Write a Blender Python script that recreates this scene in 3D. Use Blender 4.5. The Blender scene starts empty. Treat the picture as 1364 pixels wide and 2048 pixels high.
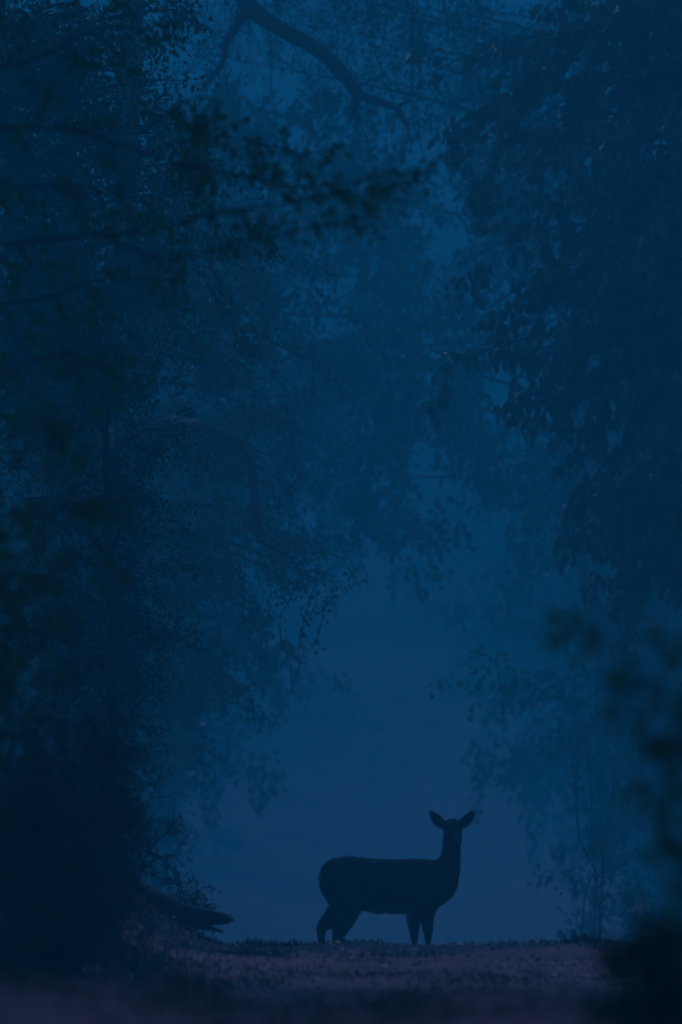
import bpy, math, random
import numpy as np
from mathutils import Vector, Matrix, noise

scene = bpy.context.scene
COL = scene.collection

# ------------------------------------------------------------------ camera
CAM_H = 1.1            # metres above the path
FP = 16800.0           # focal length in photograph pixels
HOR = 1558.0           # photograph row of the level direction
cam_d = bpy.data.cameras.new('camera')
cam = bpy.data.objects.new('camera', cam_d)
COL.objects.link(cam)
scene.camera = cam
cam.location = (0, 0, CAM_H)
cam.rotation_euler = (math.radians(90) + math.atan((HOR - 1024) / FP), 0, 0)
cam_d.sensor_fit = 'HORIZONTAL'
cam_d.sensor_width = 24.0
cam_d.lens = 24.0 * FP / 1364.0
cam_d.clip_start = 0.5
cam_d.clip_end = 2000
cam_d.dof.use_dof = True
cam_d.dof.focus_distance = 74.0
cam_d.dof.aperture_fstop = cam_d.lens / 66.0

# ------------------------------------------------------------------ sky and sun
TINT = (0.23, 0.44, 1.0, 1)
world = bpy.data.worlds.new('World')
scene.world = world
world.use_nodes = True
nt = world.node_tree
nt.nodes.clear()
sky = nt.nodes.new('ShaderNodeTexSky')
sky.sky_type = 'NISHITA'
sky.sun_disc = False
SUN_EL, SUN_AZ = 42.0, -14.0           # degrees; azimuth from +Y, towards -X when negative
sky.sun_elevation = math.radians(SUN_EL)
sky.sun_rotation = math.radians(SUN_AZ)
mul = nt.nodes.new('ShaderNodeMix')
mul.data_type = 'RGBA'
mul.blend_type = 'MULTIPLY'
mul.inputs[0].default_value = 1.0
mul.inputs[7].default_value = TINT
bg = nt.nodes.new('ShaderNodeBackground')
bg.inputs['Strength'].default_value = 0.145
wo = nt.nodes.new('ShaderNodeOutputWorld')
nt.links.new(sky.outputs[0], mul.inputs[6])
nt.links.new(mul.outputs[2], bg.inputs['Color'])
nt.links.new(bg.outputs[0], wo.inputs['Surface'])

sun_d = bpy.data.lights.new('sun', 'SUN')
sun_d.energy = 1.5
sun_d.angle = math.radians(25)
sun_d.color = (0.26, 0.45, 1.0)
sun = bpy.data.objects.new('sun', sun_d)
COL.objects.link(sun)
az = math.radians(SUN_AZ)
el = math.radians(SUN_EL)
to_sun = Vector((math.sin(az) * math.cos(el), math.cos(az) * math.cos(el), math.sin(el)))
sun.rotation_euler = (-to_sun).to_track_quat('-Z', 'Y').to_euler()

vs = scene.view_settings
vs.view_transform = 'Standard'
vs.look = 'None'
vs.exposure = 0.0
vs.gamma = 1.0
vs.use_curve_mapping = False
scene.cycles.volume_bounces = 0
scene.cycles.max_bounces = 5
scene.cycles.diffuse_bounces = 2
scene.cycles.transmission_bounces = 2
scene.cycles.transparent_max_bounces = 4

HAZE_DENSITY = 0.0056
HAZE_COLOR = (0.065, 0.96, 1.0, 1)


def P(px, py, d):
    """photograph pixel + distance in metres -> point of the place"""
    return Vector(((px - 682.0) / FP * d, d, CAM_H + (HOR - py) / FP * d))


# ------------------------------------------------------------------ materials
def new_mat(name):
    m = bpy.data.materials.new(name)
    m.use_nodes = True
    n = m.node_tree
    b = n.nodes['Principled BSDF']
    return m, n, b


def mix_col(n, fac, c1, c2):
    x = n.nodes.new('ShaderNodeMix')
    x.data_type = 'RGBA'
    if isinstance(fac, float):
        x.inputs[0].default_value = fac
    else:
        n.links.new(fac, x.inputs[0])
    for i, c in ((6, c1), (7, c2)):
        if isinstance(c, tuple):
            x.inputs[i].default_value = (*c, 1)
        else:
            n.links.new(c, x.inputs[i])
    return x.outputs[2]


def noise_tex(n, scale, detail=4, rough=0.6, coord='Object'):
    tc = n.nodes.new('ShaderNodeTexCoord')
    t = n.nodes.new('ShaderNodeTexNoise')
    t.inputs['Scale'].default_value = scale
    t.inputs['Detail'].default_value = detail
    t.inputs['Roughness'].default_value = rough
    n.links.new(tc.outputs[coord], t.inputs['Vector'])
    return t.outputs['Fac']


def ramp(n, fac, a, b):
    r = n.nodes.new('ShaderNodeMapRange')
    r.inputs['From Min'].default_value = a
    r.inputs['From Max'].default_value = b
    n.links.new(fac, r.inputs['Value'])
    return r.outputs[0]


def bump(n, b, fac, strength, dist):
    x = n.nodes.new('ShaderNodeBump')
    x.inputs['Strength'].default_value = strength
    x.inputs['Distance'].default_value = dist
    n.links.new(fac, x.inputs['Height'])
    n.links.new(x.outputs[0], b.inputs['Normal'])


def leaf_mat(name, c1, c2, c3, trans=0.25, rough=0.42, spec=0.5):
    m, n, b = new_mat(name)
    g = n.nodes.new('ShaderNodeNewGeometry')
    oi = n.nodes.new('ShaderNodeObjectInfo')
    add = n.nodes.new('ShaderNodeMath')
    add.operation = 'ADD'
    n.links.new(g.outputs['Random Per Island'], add.inputs[0])
    n.links.new(oi.outputs['Random'], add.inputs[1])
    fr = n.nodes.new('ShaderNodeMath')
    fr.operation = 'FRACT'
    n.links.new(add.outputs[0], fr.inputs[0])
    cr = n.nodes.new('ShaderNodeValToRGB')
    cr.color_ramp.elements[0].color = (*c1, 1)
    cr.color_ramp.elements[1].color = (*c2, 1)
    cr.color_ramp.elements[0].position = 0.0
    cr.color_ramp.elements[1].position = 0.88
    e = cr.color_ramp.elements.new(0.97)
    e.color = (*c3, 1)
    n.links.new(fr.outputs[0], cr.inputs[0])
    n.links.new(cr.outputs[0], b.inputs['Base Color'])
    b.inputs['Roughness'].default_value = rough
    b.inputs['Specular IOR Level'].default_value = spec
    tr = n.nodes.new('ShaderNodeBsdfTranslucent')
    n.links.new(cr.outputs[0], tr.inputs['Color'])
    ms = n.nodes.new('ShaderNodeMixShader')
    ms.inputs[0].default_value = trans
    out = n.nodes['Material Output']
    n.links.new(b.outputs[0], ms.inputs[1])
    n.links.new(tr.outputs[0], ms.inputs[2])
    n.links.new(ms.outputs[0], out.inputs['Surface'])
    return m


def bark_mat(name, c1, c2, scale=9.0):
    m, n, b = new_mat(name)
    f = noise_tex(n, scale, 6, 0.65)
    n.links.new(mix_col(n, ramp(n, f, 0.3, 0.7), c1, c2), b.inputs['Base Color'])
    b.inputs['Roughness'].default_value = 0.85
    b.inputs['Specular IOR Level'].default_value = 0.25
    bump(n, b, noise_tex(n, scale * 3, 5), 0.8, 0.02)
    return m


M_LEAF_FAR = leaf_mat('leaf_far', (.03, .07, .025), (.05, .105, .035), (.10, .09, .045), .25, .55, .25)
M_LEAF_MID = leaf_mat('leaf_mid', (.025, .065, .02), (.045, .105, .028), (.08, .10, .04), .25, .55, .25)
M_LEAF_TEAK = leaf_mat('leaf_broad', (.03, .075, .025), (.05, .11, .035), (.10, .10, .05), .2, .4, .5)
M_LEAF_NEAR = leaf_mat('leaf_near', (.03, .12, .008), (.05, .17, .010), (.09, .15, .02), .4, .65, .10)
M_LEAF_OLIVE = leaf_mat('leaf_olive', (.035, .12, .008), (.06, .17, .010), (.09, .15, .015), .4, .75, .05)
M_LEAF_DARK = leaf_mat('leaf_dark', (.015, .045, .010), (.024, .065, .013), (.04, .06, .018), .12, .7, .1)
M_BARK = bark_mat('bark', (.045, .036, .028), (.10, .085, .07))
M_BARK_PALE = bark_mat('bark_pale', (.09, .075, .06), (.17, .15, .13))
M_BARK_DARK = bark_mat('bark_dark', (.02, .016, .012), (.045, .036, .028))
M_GRASS = leaf_mat('grass_green', (.035, .05, .02), (.07, .08, .035), (.16, .10, .06), .15, .6, .2)
M_STRAW = leaf_mat('straw', (.38, .14, .12), (.55, .22, .2), (.16, .07, .06), .15, .7, .2)
M_LITTER = leaf_mat('leaf_litter', (.18, .065, .055), (.45, .16, .15), (.6, .28, .25), .05, .6, .3)


def soil_mat():
    m, n, b = new_mat('soil')
    f1 = noise_tex(n, 0.9, 6, 0.62)
    f2 = noise_tex(n, 7.0, 6, 0.7)
    f3 = noise_tex(n, 45.0, 4, 0.7)
    base = mix_col(n, ramp(n, f1, 0.35, 0.65), (.54, .17, .145), (.32, .11, .09))
    base = mix_col(n, ramp(n, f2, 0.48, 0.72), base, (.13, .055, .05))
    base = mix_col(n, ramp(n, f3, 0.55, 0.75), base, (.58, .23, .19))
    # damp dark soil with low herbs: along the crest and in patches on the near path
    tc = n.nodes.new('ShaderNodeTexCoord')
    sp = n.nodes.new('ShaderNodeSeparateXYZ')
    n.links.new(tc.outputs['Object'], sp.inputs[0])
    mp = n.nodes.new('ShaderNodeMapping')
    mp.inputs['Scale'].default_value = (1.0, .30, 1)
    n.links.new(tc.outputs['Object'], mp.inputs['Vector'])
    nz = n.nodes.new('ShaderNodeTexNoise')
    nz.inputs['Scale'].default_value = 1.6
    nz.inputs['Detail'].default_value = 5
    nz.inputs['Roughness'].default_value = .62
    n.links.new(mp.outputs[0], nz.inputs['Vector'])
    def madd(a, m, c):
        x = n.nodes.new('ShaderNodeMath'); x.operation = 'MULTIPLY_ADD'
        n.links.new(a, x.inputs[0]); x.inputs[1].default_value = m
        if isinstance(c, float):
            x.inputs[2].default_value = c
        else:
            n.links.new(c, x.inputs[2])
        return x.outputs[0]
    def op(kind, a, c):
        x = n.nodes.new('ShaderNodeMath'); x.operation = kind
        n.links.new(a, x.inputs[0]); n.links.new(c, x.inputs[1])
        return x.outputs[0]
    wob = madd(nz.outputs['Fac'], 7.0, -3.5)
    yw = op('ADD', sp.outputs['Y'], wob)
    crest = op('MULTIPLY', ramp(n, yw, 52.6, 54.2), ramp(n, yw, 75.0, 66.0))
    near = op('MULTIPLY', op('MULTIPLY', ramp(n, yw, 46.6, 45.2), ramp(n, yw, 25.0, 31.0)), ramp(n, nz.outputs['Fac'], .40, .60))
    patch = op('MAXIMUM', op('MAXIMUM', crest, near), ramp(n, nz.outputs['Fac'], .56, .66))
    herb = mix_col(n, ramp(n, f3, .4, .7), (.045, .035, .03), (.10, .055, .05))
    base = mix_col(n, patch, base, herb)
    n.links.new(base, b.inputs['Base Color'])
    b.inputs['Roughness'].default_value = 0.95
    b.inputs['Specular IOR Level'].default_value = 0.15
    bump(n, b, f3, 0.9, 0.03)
    return m


M_SOIL = soil_mat()


def coat_mat():
    m, n, b = new_mat('deer_coat')
    tc = n.nodes.new('ShaderNodeTexCoord')
    vo = n.nodes.new('ShaderNodeTexVoronoi')
    vo.inputs['Scale'].default_value = 17.0
    vo.inputs['Randomness'].default_value = 0.75
    n.links.new(tc.outputs['Object'], vo.inputs['Vector'])
    spot = ramp(n, vo.outputs['Distance'], 0.30, 0.20)
    sep = n.nodes.new('ShaderNodeSeparateXYZ')
    n.links.new(tc.outputs['Object'], sep.inputs[0])
    hi = ramp(n, sep.outputs['Z'], 0.42, 0.50)
    fwd = ramp(n, sep.outputs['X'], 0.46, 0.40)
    k1 = n.nodes.new('ShaderNodeMath'); k1.operation = 'MULTIPLY'
    n.links.new(spot, k1.inputs[0]); n.links.new(hi, k1.inputs[1])
    k2 = n.nodes.new('ShaderNodeMath'); k2.operation = 'MULTIPLY'
    n.links.new(k1.outputs[0], k2.inputs[0]); n.links.new(fwd, k2.inputs[1])
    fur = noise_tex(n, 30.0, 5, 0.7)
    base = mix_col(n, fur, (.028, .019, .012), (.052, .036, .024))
    base = mix_col(n, k2.outputs[0], base, (.10, .085, .065))
    lowz = ramp(n, sep.outputs['Z'], 0.415, 0.36)
    fx1 = ramp(n, sep.outputs['X'], -0.20, -0.12)
    fx2 = ramp(n, sep.outputs['X'], 0.20, 0.12)
    k3 = n.nodes.new('ShaderNodeMath'); k3.operation = 'MULTIPLY'
    n.links.new(lowz, k3.inputs[0]); n.links.new(fx1, k3.inputs[1])
    k4 = n.nodes.new('ShaderNodeMath'); k4.operation = 'MULTIPLY'
    n.links.new(k3.outputs[0], k4.inputs[0]); n.links.new(fx2, k4.inputs[1])
    base = mix_col(n, k4.outputs[0], base, (.30, .27, .22))
    n.links.new(base, b.inputs['Base Color'])
    b.inputs['Roughness'].default_value = 0.9
    b.inputs['Specular IOR Level'].default_value = 0.08
    b.inputs['Sheen Weight'].default_value = 0.0
    bump(n, b, noise_tex(n, 140.0, 3), 0.5, 0.006)
    return m


M_COAT = coat_mat()
M_EYE, _n, _b = new_mat('deer_eye')
_b.inputs['Base Color'].default_value = (.008, .006, .005, 1)
_b.inputs['Roughness'].default_value = 0.12
M_NOSE, _n, _b = new_mat('deer_nose')
_b.inputs['Base Color'].default_value = (.012, .01, .01, 1)
_b.inputs['Roughness'].default_value = 0.8


# ------------------------------------------------------------------ mesh helpers
class MB:
    def __init__(self):
        self.v = []
        self.f = []

    def tube(self, pts, rad, n=6, rough=0.0, rng=None, cap=True):
        """bent tapering tube through pts"""
        base = len(self.v)
        k = len(pts)
        prev = None
        for i in range(k):
            t = (pts[min(i + 1, k - 1)] - pts[max(i - 1, 0)])
            if t.length < 1e-9:
                t = Vector((0, 0, 1))
            t.normalize()
            if prev is None:
                a = Vector((1, 0, 0)) if abs(t.x) < 0.9 else Vector((0, 1, 0))
                u = t.cross(a).normalized()
            else:
                u = prev - t * prev.dot(t)
                if u.length < 1e-6:
                    u = t.orthogonal()
                u.normalize()
            prev = u
            w = t.cross(u)
            for j in range(n):
                a = 2 * math.pi * j / n
                r = rad[i]
                if rough and rng:
                    r *= 1 + rng.uniform(-rough, rough)
                q = pts[i] + (u * math.cos(a) + w * math.sin(a)) * r
                self.v.append((q.x, q.y, q.z))
        for i in range(k - 1):
            for j in range(n):
                a = base + i * n + j
                b = base + i * n + (j + 1) % n
                self.f.append((a, b, b + n, a + n))
        if cap:
            self.f.append(tuple(base + j for j in range(n))[::-1])
            self.f.append(tuple(base + (k - 1) * n + j for j in range(n)))

    def obj(self, name, mat, parent=None, origin=(0, 0, 0), smooth=True):
        me = bpy.data.meshes.new(name)
        v = np.array(self.v, dtype=np.float64).reshape(-1, 3) - np.array(origin)
        me.from_pydata(v.tolist(), [], self.f)
        me.materials.append(mat)
        if smooth:
            me.polygons.foreach_set('use_smooth', [True] * len(me.polygons))
        me.update()
        return link(name, me, parent)


def link(name, data, parent=None):
    o = bpy.data.objects.new(name, data)
    COL.objects.link(o)
    if parent is not None:
        o.parent = parent
    return o


def thing(name, label, cat, loc, group=None):
    o = link(name, None)
    o.empty_display_size = 0.2
    o.location = loc
    tag(o, label, cat, group)
    return o


def tag(o, label, cat, group=None):
    o['label'] = label
    o['category'] = cat
    if group:
        o['group'] = group


# leaf outlines: (along, across, lift)
LEAF_S = (np.array([(0, 0, 0), (.45, .5, .10), (1, 0, -.14), (.45, -.5, .10)]), [(0, 1, 2), (0, 2, 3)])
LEAF_M = (np.array([(0, 0, 0), (.28, .42, .10), (.28, -.42, .10), (.68, .38, .04), (.68, -.38, .04),
                    (1, 0, -.20), (.5, 0, -.03)]),
          [(0, 6, 1), (1, 6, 3), (3, 6, 5), (0, 2, 6), (2, 4, 6), (4, 5, 6)])


def leaf_mesh(name, mat, seed):
    """one broad leaf with a petiole, midrib fold and wavy edge, unit length"""
    r = random.Random(seed)
    st = [(0.10, .02), (.20, .26), (.36, .46), (.55, .48), (.75, .34), (.9, .15), (1.0, .0)]
    v, f = [], []
    curl = r.uniform(.15, .35)
    for i, (a, w) in enumerate(st):
        z = -curl * a * a
        e = r.uniform(-.03, .05)
        w *= r.uniform(.9, 1.08)
        v += [(a, w, z + .22 * w + e), (a, 0, z), (a, -w, z + .22 * w - e)]
    for i in range(len(st) - 1):
        k = 3 * i
        f += [(k, k + 3, k + 4, k + 1), (k + 1, k + 4, k + 5, k + 2)]
    n = len(v)
    v += [(0, .012, 0), (0, -.012, 0), (.12, .012, -.005), (.12, -.012, -.005)]
    f.append((n, n + 1, n + 3, n + 2))
    me = bpy.data.meshes.new(name)
    me.from_pydata(v, [], f)
    me.materials.append(mat)
    me.polygons.foreach_set('use_smooth', [True] * len(f))
    me.update()
    return me


def leaf_cloud(name, leaves, tmpl, mat, parent=None, origin=(0, 0, 0)):
    if not len(leaves):
        return None
    T, F = tmpl
    A = np.array(leaves, dtype=np.float64)
    p = A[:, 0:3] - np.array(origin)
    a = A[:, 3:6]
    a /= np.linalg.norm(a, axis=1)[:, None] + 1e-9
    nn = A[:, 6:9]
    nn = nn - a * np.sum(nn * a, 1)[:, None]
    nn /= np.linalg.norm(nn, axis=1)[:, None] + 1e-9
    s = np.cross(nn, a)
    L = A[:, 9][:, None, None]
    W = A[:, 10][:, None, None]
    V = (p[:, None, :] + a[:, None, :] * (T[None, :, 0:1] * L) + s[:, None, :] * (T[None, :, 1:2] * W)
         + nn[:, None, :] * (T[None, :, 2:3] * L))
    N, K = len(A), len(T)
    F = np.array(F)
    idx = (np.arange(N)[:, None, None] * K + F[None]).reshape(-1)
    nf = N * len(F)
    me = bpy.data.meshes.new(name)
    me.vertices.add(N * K)
    me.vertices.foreach_set('co', V.reshape(-1))
    me.loops.add(len(idx))
    me.loops.foreach_set('vertex_index', idx.astype(np.int32))
    me.polygons.add(nf)
    me.polygons.foreach_set('loop_start', np.arange(0, nf * 3, 3, dtype=np.int32))
    me.polygons.foreach_set('loop_total', np.full(nf, 3, dtype=np.int32))
    me.materials.append(mat)
    me.update(calc_edges=True)
    return link(name, me, parent)


def leaf_objects(leaves, meshes, parent, origin, rng, name='leaf'):
    og = Vector(origin)
    for l in leaves:
        a = Vector(l[3:6]).normalized()
        n = Vector(l[6:9])
        n = (n - a * n.dot(a))
        n = n.normalized() if n.length > 1e-5 else a.orthogonal()
        s = n.cross(a)
        L, W = l[9], l[10]
        m = Matrix((( a.x * L, s.x * W, n.x * L, 0), (a.y * L, s.y * W, n.y * L, 0), (a.z * L, s.z * W, n.z * L, 0), (0, 0, 0, 1)))
        o = link(name, rng.choice(meshes), parent)
        q = Vector(l[0:3]) - og
        m.translation = q
        o.matrix_local = m


class Grower:
    def __init__(self, seed, leaf_len=(.1, .16), rmax=1.0, leaf_w=.55, leaf_droop=.4, per_m=20, spread=.06, droop=.25, wob=.25):
        self.r = random.Random(seed)
        self.mb = MB()
        self.leaves = []
        self.rmax = rmax
        self.ll, self.lw, self.ld, self.pm, self.sp, self.droop, self.wob = leaf_len, leaf_w, leaf_droop, per_m, spread, droop, wob

    def rv(self):
        r = self.r
        while True:
            v = Vector((r.uniform(-1, 1), r.uniform(-1, 1), r.uniform(-1, 1)))
            if 0.05 < v.length < 1:
                return v.normalized()

    def leaf(self, p, d):
        r = self.r
        a = d * .5 + self.rv() * .8 + Vector((0, 0, -self.ld))
        n = self.rv() * .7 + Vector((0, -.15, .8))
        L = r.uniform(*self.ll)
        q = p + self.rv() * (self.sp * r.random())
        self.leaves.append((q.x, q.y, q.z, a.x, a.y, a.z, n.x, n.y, n.z, L, L * self.lw * r.uniform(.8, 1.2)))

    def twig(self, p, d, L, r0, depth, nsub=5, ratio=.5, sides=4, segs=5, wood=True):
        r = self.r
        d = d.normalized()
        pts = [p.copy()]
        q = p.copy()
        for i in range(segs):
            d = (d + self.rv() * self.wob + Vector((0, 0, -self.droop / segs * (1 + i * .3)))).normalized()
            q = q + d * (L / segs)
            pts.append(q.copy())
        if wood:
            self.mb.tube(pts, [r0 * (1 - .75 * i / segs) for i in range(segs + 1)], sides, cap=False)
        if depth > 0:
            for k in range(nsub):
                t = (k + .35 + r.random() * .6) / nsub * .9 + .1
                i = min(int(t * segs), segs - 1)
                f = t * segs - i
                b = pts[i].lerp(pts[i + 1], min(f, 1))
                tg = (pts[i + 1] - pts[i]).normalized()
                side = self.rv()
                side = (side - tg * side.dot(tg)).normalized()
                self.twig(b, tg * .7 + side * .85, L * ratio * r.uniform(.7, 1.2) * (1.15 - .5 * t), r0 * .5, depth - 1, nsub, ratio,
                          3, max(3, segs - 1), wood)
        if depth == 0 or depth == 1:
            n = max(1 if self.pm > 1 else 0, int(L * self.pm * (1 if depth == 0 else .3) + r.random()))
            for k in range(n):
                t = .15 + .85 * (k + r.random()) / n
                i = min(int(t * segs), segs - 1)
                self.leaf(pts[i].lerp(pts[i + 1], t * segs - i), (pts[i + 1] - pts[i]).normalized())
        return pts

    def spline(self, ctrl, step=.12):
        """smooth polyline through control points"""
        out = []
        n = len(ctrl)
        for i in range(n - 1):
            p0, p1, p2, p3 = ctrl[max(i - 1, 0)], ctrl[i], ctrl[i + 1], ctrl[min(i + 2, n - 1)]
            m = max(2, int((p2 - p1).length / step))
            for k in range(m):
                t = k / m
                out.append(0.5 * ((2 * p1) + (p2 - p0) * t + (2 * p0 - 5 * p1 + 4 * p2 - p3) * t * t + (3 * p1 - p0 - 3 * p2 + p3) * t ** 3))
        out.append(ctrl[-1].copy())
        return out

    def bough(self, mb, ctrl, r0, r1, n_side, side_len, depth=1, nsub=5, ratio=.5, t0=.15, sides=7, step=.12, up=0.0, jag=.12, power=1.0):
        r = self.r
        if isinstance(mb, list):       # every limb a mesh of its own
            mb.append(MB())
            mb = mb[-1]
        pts = self.spline(ctrl, step)
        k = len(pts)
        jit = [p + self.rv() * (jag * (r0 + (r1 - r0) * i / k)) for i, p in enumerate(pts)]
        mb.tube(jit, [r0 + (r1 - r0) * (i / (k - 1)) ** power for i in range(k)], sides, .10, r)
        for s in range(n_side):
            t = t0 + (1 - t0) * (s + r.random()) / n_side
            i = min(int(t * (k - 1)), k - 2)
            tg = (jit[i + 1] - jit[i]).normalized()
            side = self.rv()
            side = (side - tg * side.dot(tg)).normalized()
            self.twig(jit[i], tg * .55 + side * .8 + Vector((0, 0, up)), side_len * r.uniform(.5, 1.25), min(self.rmax, max(.004, (r0 + (r1 - r0) * t) * .35)),
                      depth, nsub, ratio)
        return jit


def finish_tree(t, base, g, wood_parts, leaf_tmpl, leaf_m, twig_m, n_obj=0, leaf_meshes=None, pick=None, crown_name='crown'):
    """wood_parts: list of (name, MB, material). Leaves that show largest become leaf objects."""
    for nm, mb, m in wood_parts:
        for one in (mb if isinstance(mb, list) else [mb]):
            one.obj(nm, m, t, base)
    if g.mb.v:
        o = g.mb.obj('twigs', twig_m, t, base)
        o['kind'] = 'stuff'
    lv = g.leaves
    objs = []
    if n_obj:
        order = sorted(range(len(lv)), key=lambda i: pick(lv[i]))
        sel = set(order[:n_obj])
        objs = [lv[i] for i in sel]
        lv = [l for i, l in enumerate(lv) if i not in sel]
        leaf_objects(objs, leaf_meshes, t, base, g.r)
    o = leaf_cloud(crown_name, lv, leaf_tmpl, leaf_m, t, base)
    if o and n_obj:
        o['kind'] = 'stuff'
    return t


def pix(l):
    d = max(l[1], 1)
    return 682 + l[0] / d * FP, HOR - (l[2] - CAM_H) / d * FP


# ------------------------------------------------------------------ ground
PROF_Y = [-45, 8, 18, 24, 28, 33, 40, 48, 55, 57, 60, 66, 80, 110, 160, 215, 260, 300, 360, 430, 520, 560]
PROF_Z = [.30, .30, .40, .47, .36, .08, -.03, -.03, 0, -.02, -.22, -.6, -1.6, -3.2, -4.6, -4.2, -2.2, 2, 12, 30, 58, 66]
_yy = np.linspace(-45, 560, 6051)
_zz = np.interp(_yy, PROF_Y, PROF_Z)
_k = np.ones(21) / 21
_zs = np.convolve(np.pad(_zz, 10, mode='edge'), _k, mode='valid')


def gz(x, y, fine=True):
    z = float(np.interp(y, _yy, _zs))
    foot = -.72 - max(0, 57 - y) * .055 - max(0, y - 62) * .004
    foot = max(foot, -2.2) if y > 20 else foot
    u = foot - x
    if u > 0 and y > 30:
        k = min(1, (y - 30) / 12) if y < 42 else 1
        k *= 1 if y < 150 else max(.3, 1 - (y - 150) / 100)
        h = .75 * u ** 1.7 if u < 1 else .75 + .3 * (u - 1)
        z += k * min(h, 2.2)
    if y <= 34 and x < -.35:
        z += .07 * min(1, (-.35 - x) / .6) * max(0, 1 - abs(y - 25) / 9)
    if x > 2.6:
        z += min(1.2, (x - 2.6) * .25) * min(1, max(0, (y - 20) / 30))
    if y > 280:
        z += abs(x) * .03
    if fine:
        z += .045 * noise.noise((x * 1.1, y * .5, 3.1)) + .016 * noise.noise((x * 4.3, y * 1.9, 7.7))
        if y < 33:
            z += .05 * noise.noise((x * 1.9, y * .7, 5.5)) * min(1, max(0, (y - 5) / 10))
        if 35 < y < 64:
            z += .012 * noise.noise((x * 9, y * 5, 1.3))
    return z


def build_ground():
    ys = np.concatenate([np.arange(-43, 18, 1.0), np.arange(18, 30, .2), np.arange(30, 68, .16), np.arange(68, 130, 2), np.arange(130, 561, 7)])
    xf = np.arange(-4.5, 4.5, .09)
    xo = 4.5 * np.power(1.17, np.arange(0, 25))
    xo = np.append(xo[xo < 205], 205)
    xs = np.concatenate([-xo[::-1], xf[1:], xo])
    v = [(float(x), float(y), gz(float(x), float(y))) for y in ys for x in xs]
    nx = len(xs)
    f = [(j * nx + i, j * nx + i + 1, (j + 1) * nx + i + 1, (j + 1) * nx + i) for j in range(len(ys) - 1) for i in range(nx - 1)]
    me = bpy.data.meshes.new('ground')
    me.from_pydata(v, [], f)
    me.materials.append(M_SOIL)
    me.polygons.foreach_set('use_smooth', [True] * len(f))
    me.update()
    o = link('ground', me)
    o['kind'] = 'structure'


build_ground()


# ------------------------------------------------------------------ far forest
def generic_tree(seed, H, tr, cb, cr, nl, spec, depth=2, nsub=6):
    """trunk, limb and crown meshes of one tree at the origin"""
    g = Grower(seed, **spec)
    r = g.r
    lean = Vector((r.uniform(-.08, .08), r.uniform(-.08, .08), 1)).normalized()
    pts = []
    q = Vector((0, 0, -.3))
    d = lean.copy()
    n = 12
    for i in range(n + 1):
        pts.append(q.copy())
        d = (d + g.rv() * .07 + Vector((0, 0, .05))).normalized()
        q = q + d * (H * .92 / n)
    tb = MB()
    tb.tube(pts, [tr * (1.25 if i == 0 else 1 - .8 * i / n) for i in range(n + 1)], 9, .07, r)
    lb = MB()
    for k in range(nl):
        t = cb + (1 - cb) * (k + r.random() * .8) / nl
        i = min(int(t * n), n - 1)
        p = pts[i].lerp(pts[i + 1], t * n - i)
        a = k * 2.4 + r.uniform(-.5, .5)
        prof = math.sin(math.pi * (.22 + .75 * (t - cb) / (1 - cb + 1e-6))) ** .7
        L = cr * prof * r.uniform(.75, 1.15)
        dr = Vector((math.cos(a), math.sin(a), r.uniform(.15, .7)))
        cur = [p, p + dr.normalized() * L * .4, p + dr.normalized() * L * .75 + Vector((0, 0, -.05 * L)), p + dr.normalized() * L + Vector((0, 0, -.22 * L))]
        g.bough(lb, cur, tr * .38 * (1 - .5 * t), .015, nsub + 2, L * .42, depth - 1, nsub, .5, .25, 5, .5)
    return tb, lb, g


FAR_SPEC = dict(leaf_len=(.12, .2), leaf_w=.6, leaf_droop=.5, per_m=22, spread=.22, droop=.35)
variants = []
for i, (H, tr, cb, cr, nl) in enumerate([(13, .17, .22, 3.6, 17), (15, .20, .30, 3.9, 17), (11, .14, .14, 3.2, 16), (14, .16, .4, 3.4, 15), (17.5, .17, .55, 4.4, 20)]):
    tb, lb, g = generic_tree(40 + i, H, tr, cb, cr, nl, FAR_SPEC, 2, 6)
    tmp = {}
    tmp['trunk'] = tb.obj('trunk', M_BARK)
    tmp['limbs'] = lb.obj('limbs', M_BARK)
    tmp['limbs']['kind'] = 'stuff'
    tmp['crown'] = leaf_cloud('crown', g.leaves, LEAF_S, M_LEAF_FAR)
    variants.append(tmp)
    print('far variant', i, len(g.leaves))

used = [False] * 5


def far_tree(k, x, y, rz, s, label, group, name='forest_tree'):
    t = thing(name, label, 'tree', (x, y, gz(x, y, False) - .1), group)
    t.rotation_euler = (0, 0, rz)
    t.scale = (s, s, s)
    src = variants[k]
    for nm, o in src.items():
        if used[k]:
            c = o.copy()
            COL.objects.link(c)
        else:
            c = o
        c.parent = t
    used[k] = True
    return t


rr = random.Random(5)
# the stand whose crowns close the arch over the path
arch = [
    (4, -4.3, 143, 1.00, 'hazy high-crowned tree on the left of the path, its crown roofing the arch'),
    (4, 6.8, 152, 1.05, 'hazy high-crowned tree on the right of the path, its crown roofing the arch'),
    (0, -4.7, 136, 1.00, 'slim hazy tree leaning over the path above the rump of the deer'),
    (2, -4.9, 148, 1.10, 'hazy bushy tree on the left of the path behind the broken limb'),
    (1, 6.7, 138, 1.00, 'hazy tree standing right behind the tops of the thin saplings'),
    (2, 5.6, 134, .9, 'low bushy tree in the haze behind the thin bare saplings'),
    (2, -4.6, 118, .85, 'low bushy tree in the haze behind the left thicket'),
    (3, 7.6, 168, 1.05, 'tall hazy tree standing behind the low bushy right-hand tree'),
    (1, -5.2, 172, 1.05, 'hazy tall tree deep in the left stand, seen below the blurred leafy boughs'),
    (0, 6.9, 176, 1.10, 'hazy tree closing the right side of the arch over the path'),
    (4, -4.6, 186, 1.15, 'pale high-crowned tree leaning in above the arch from the left'),
]
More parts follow.
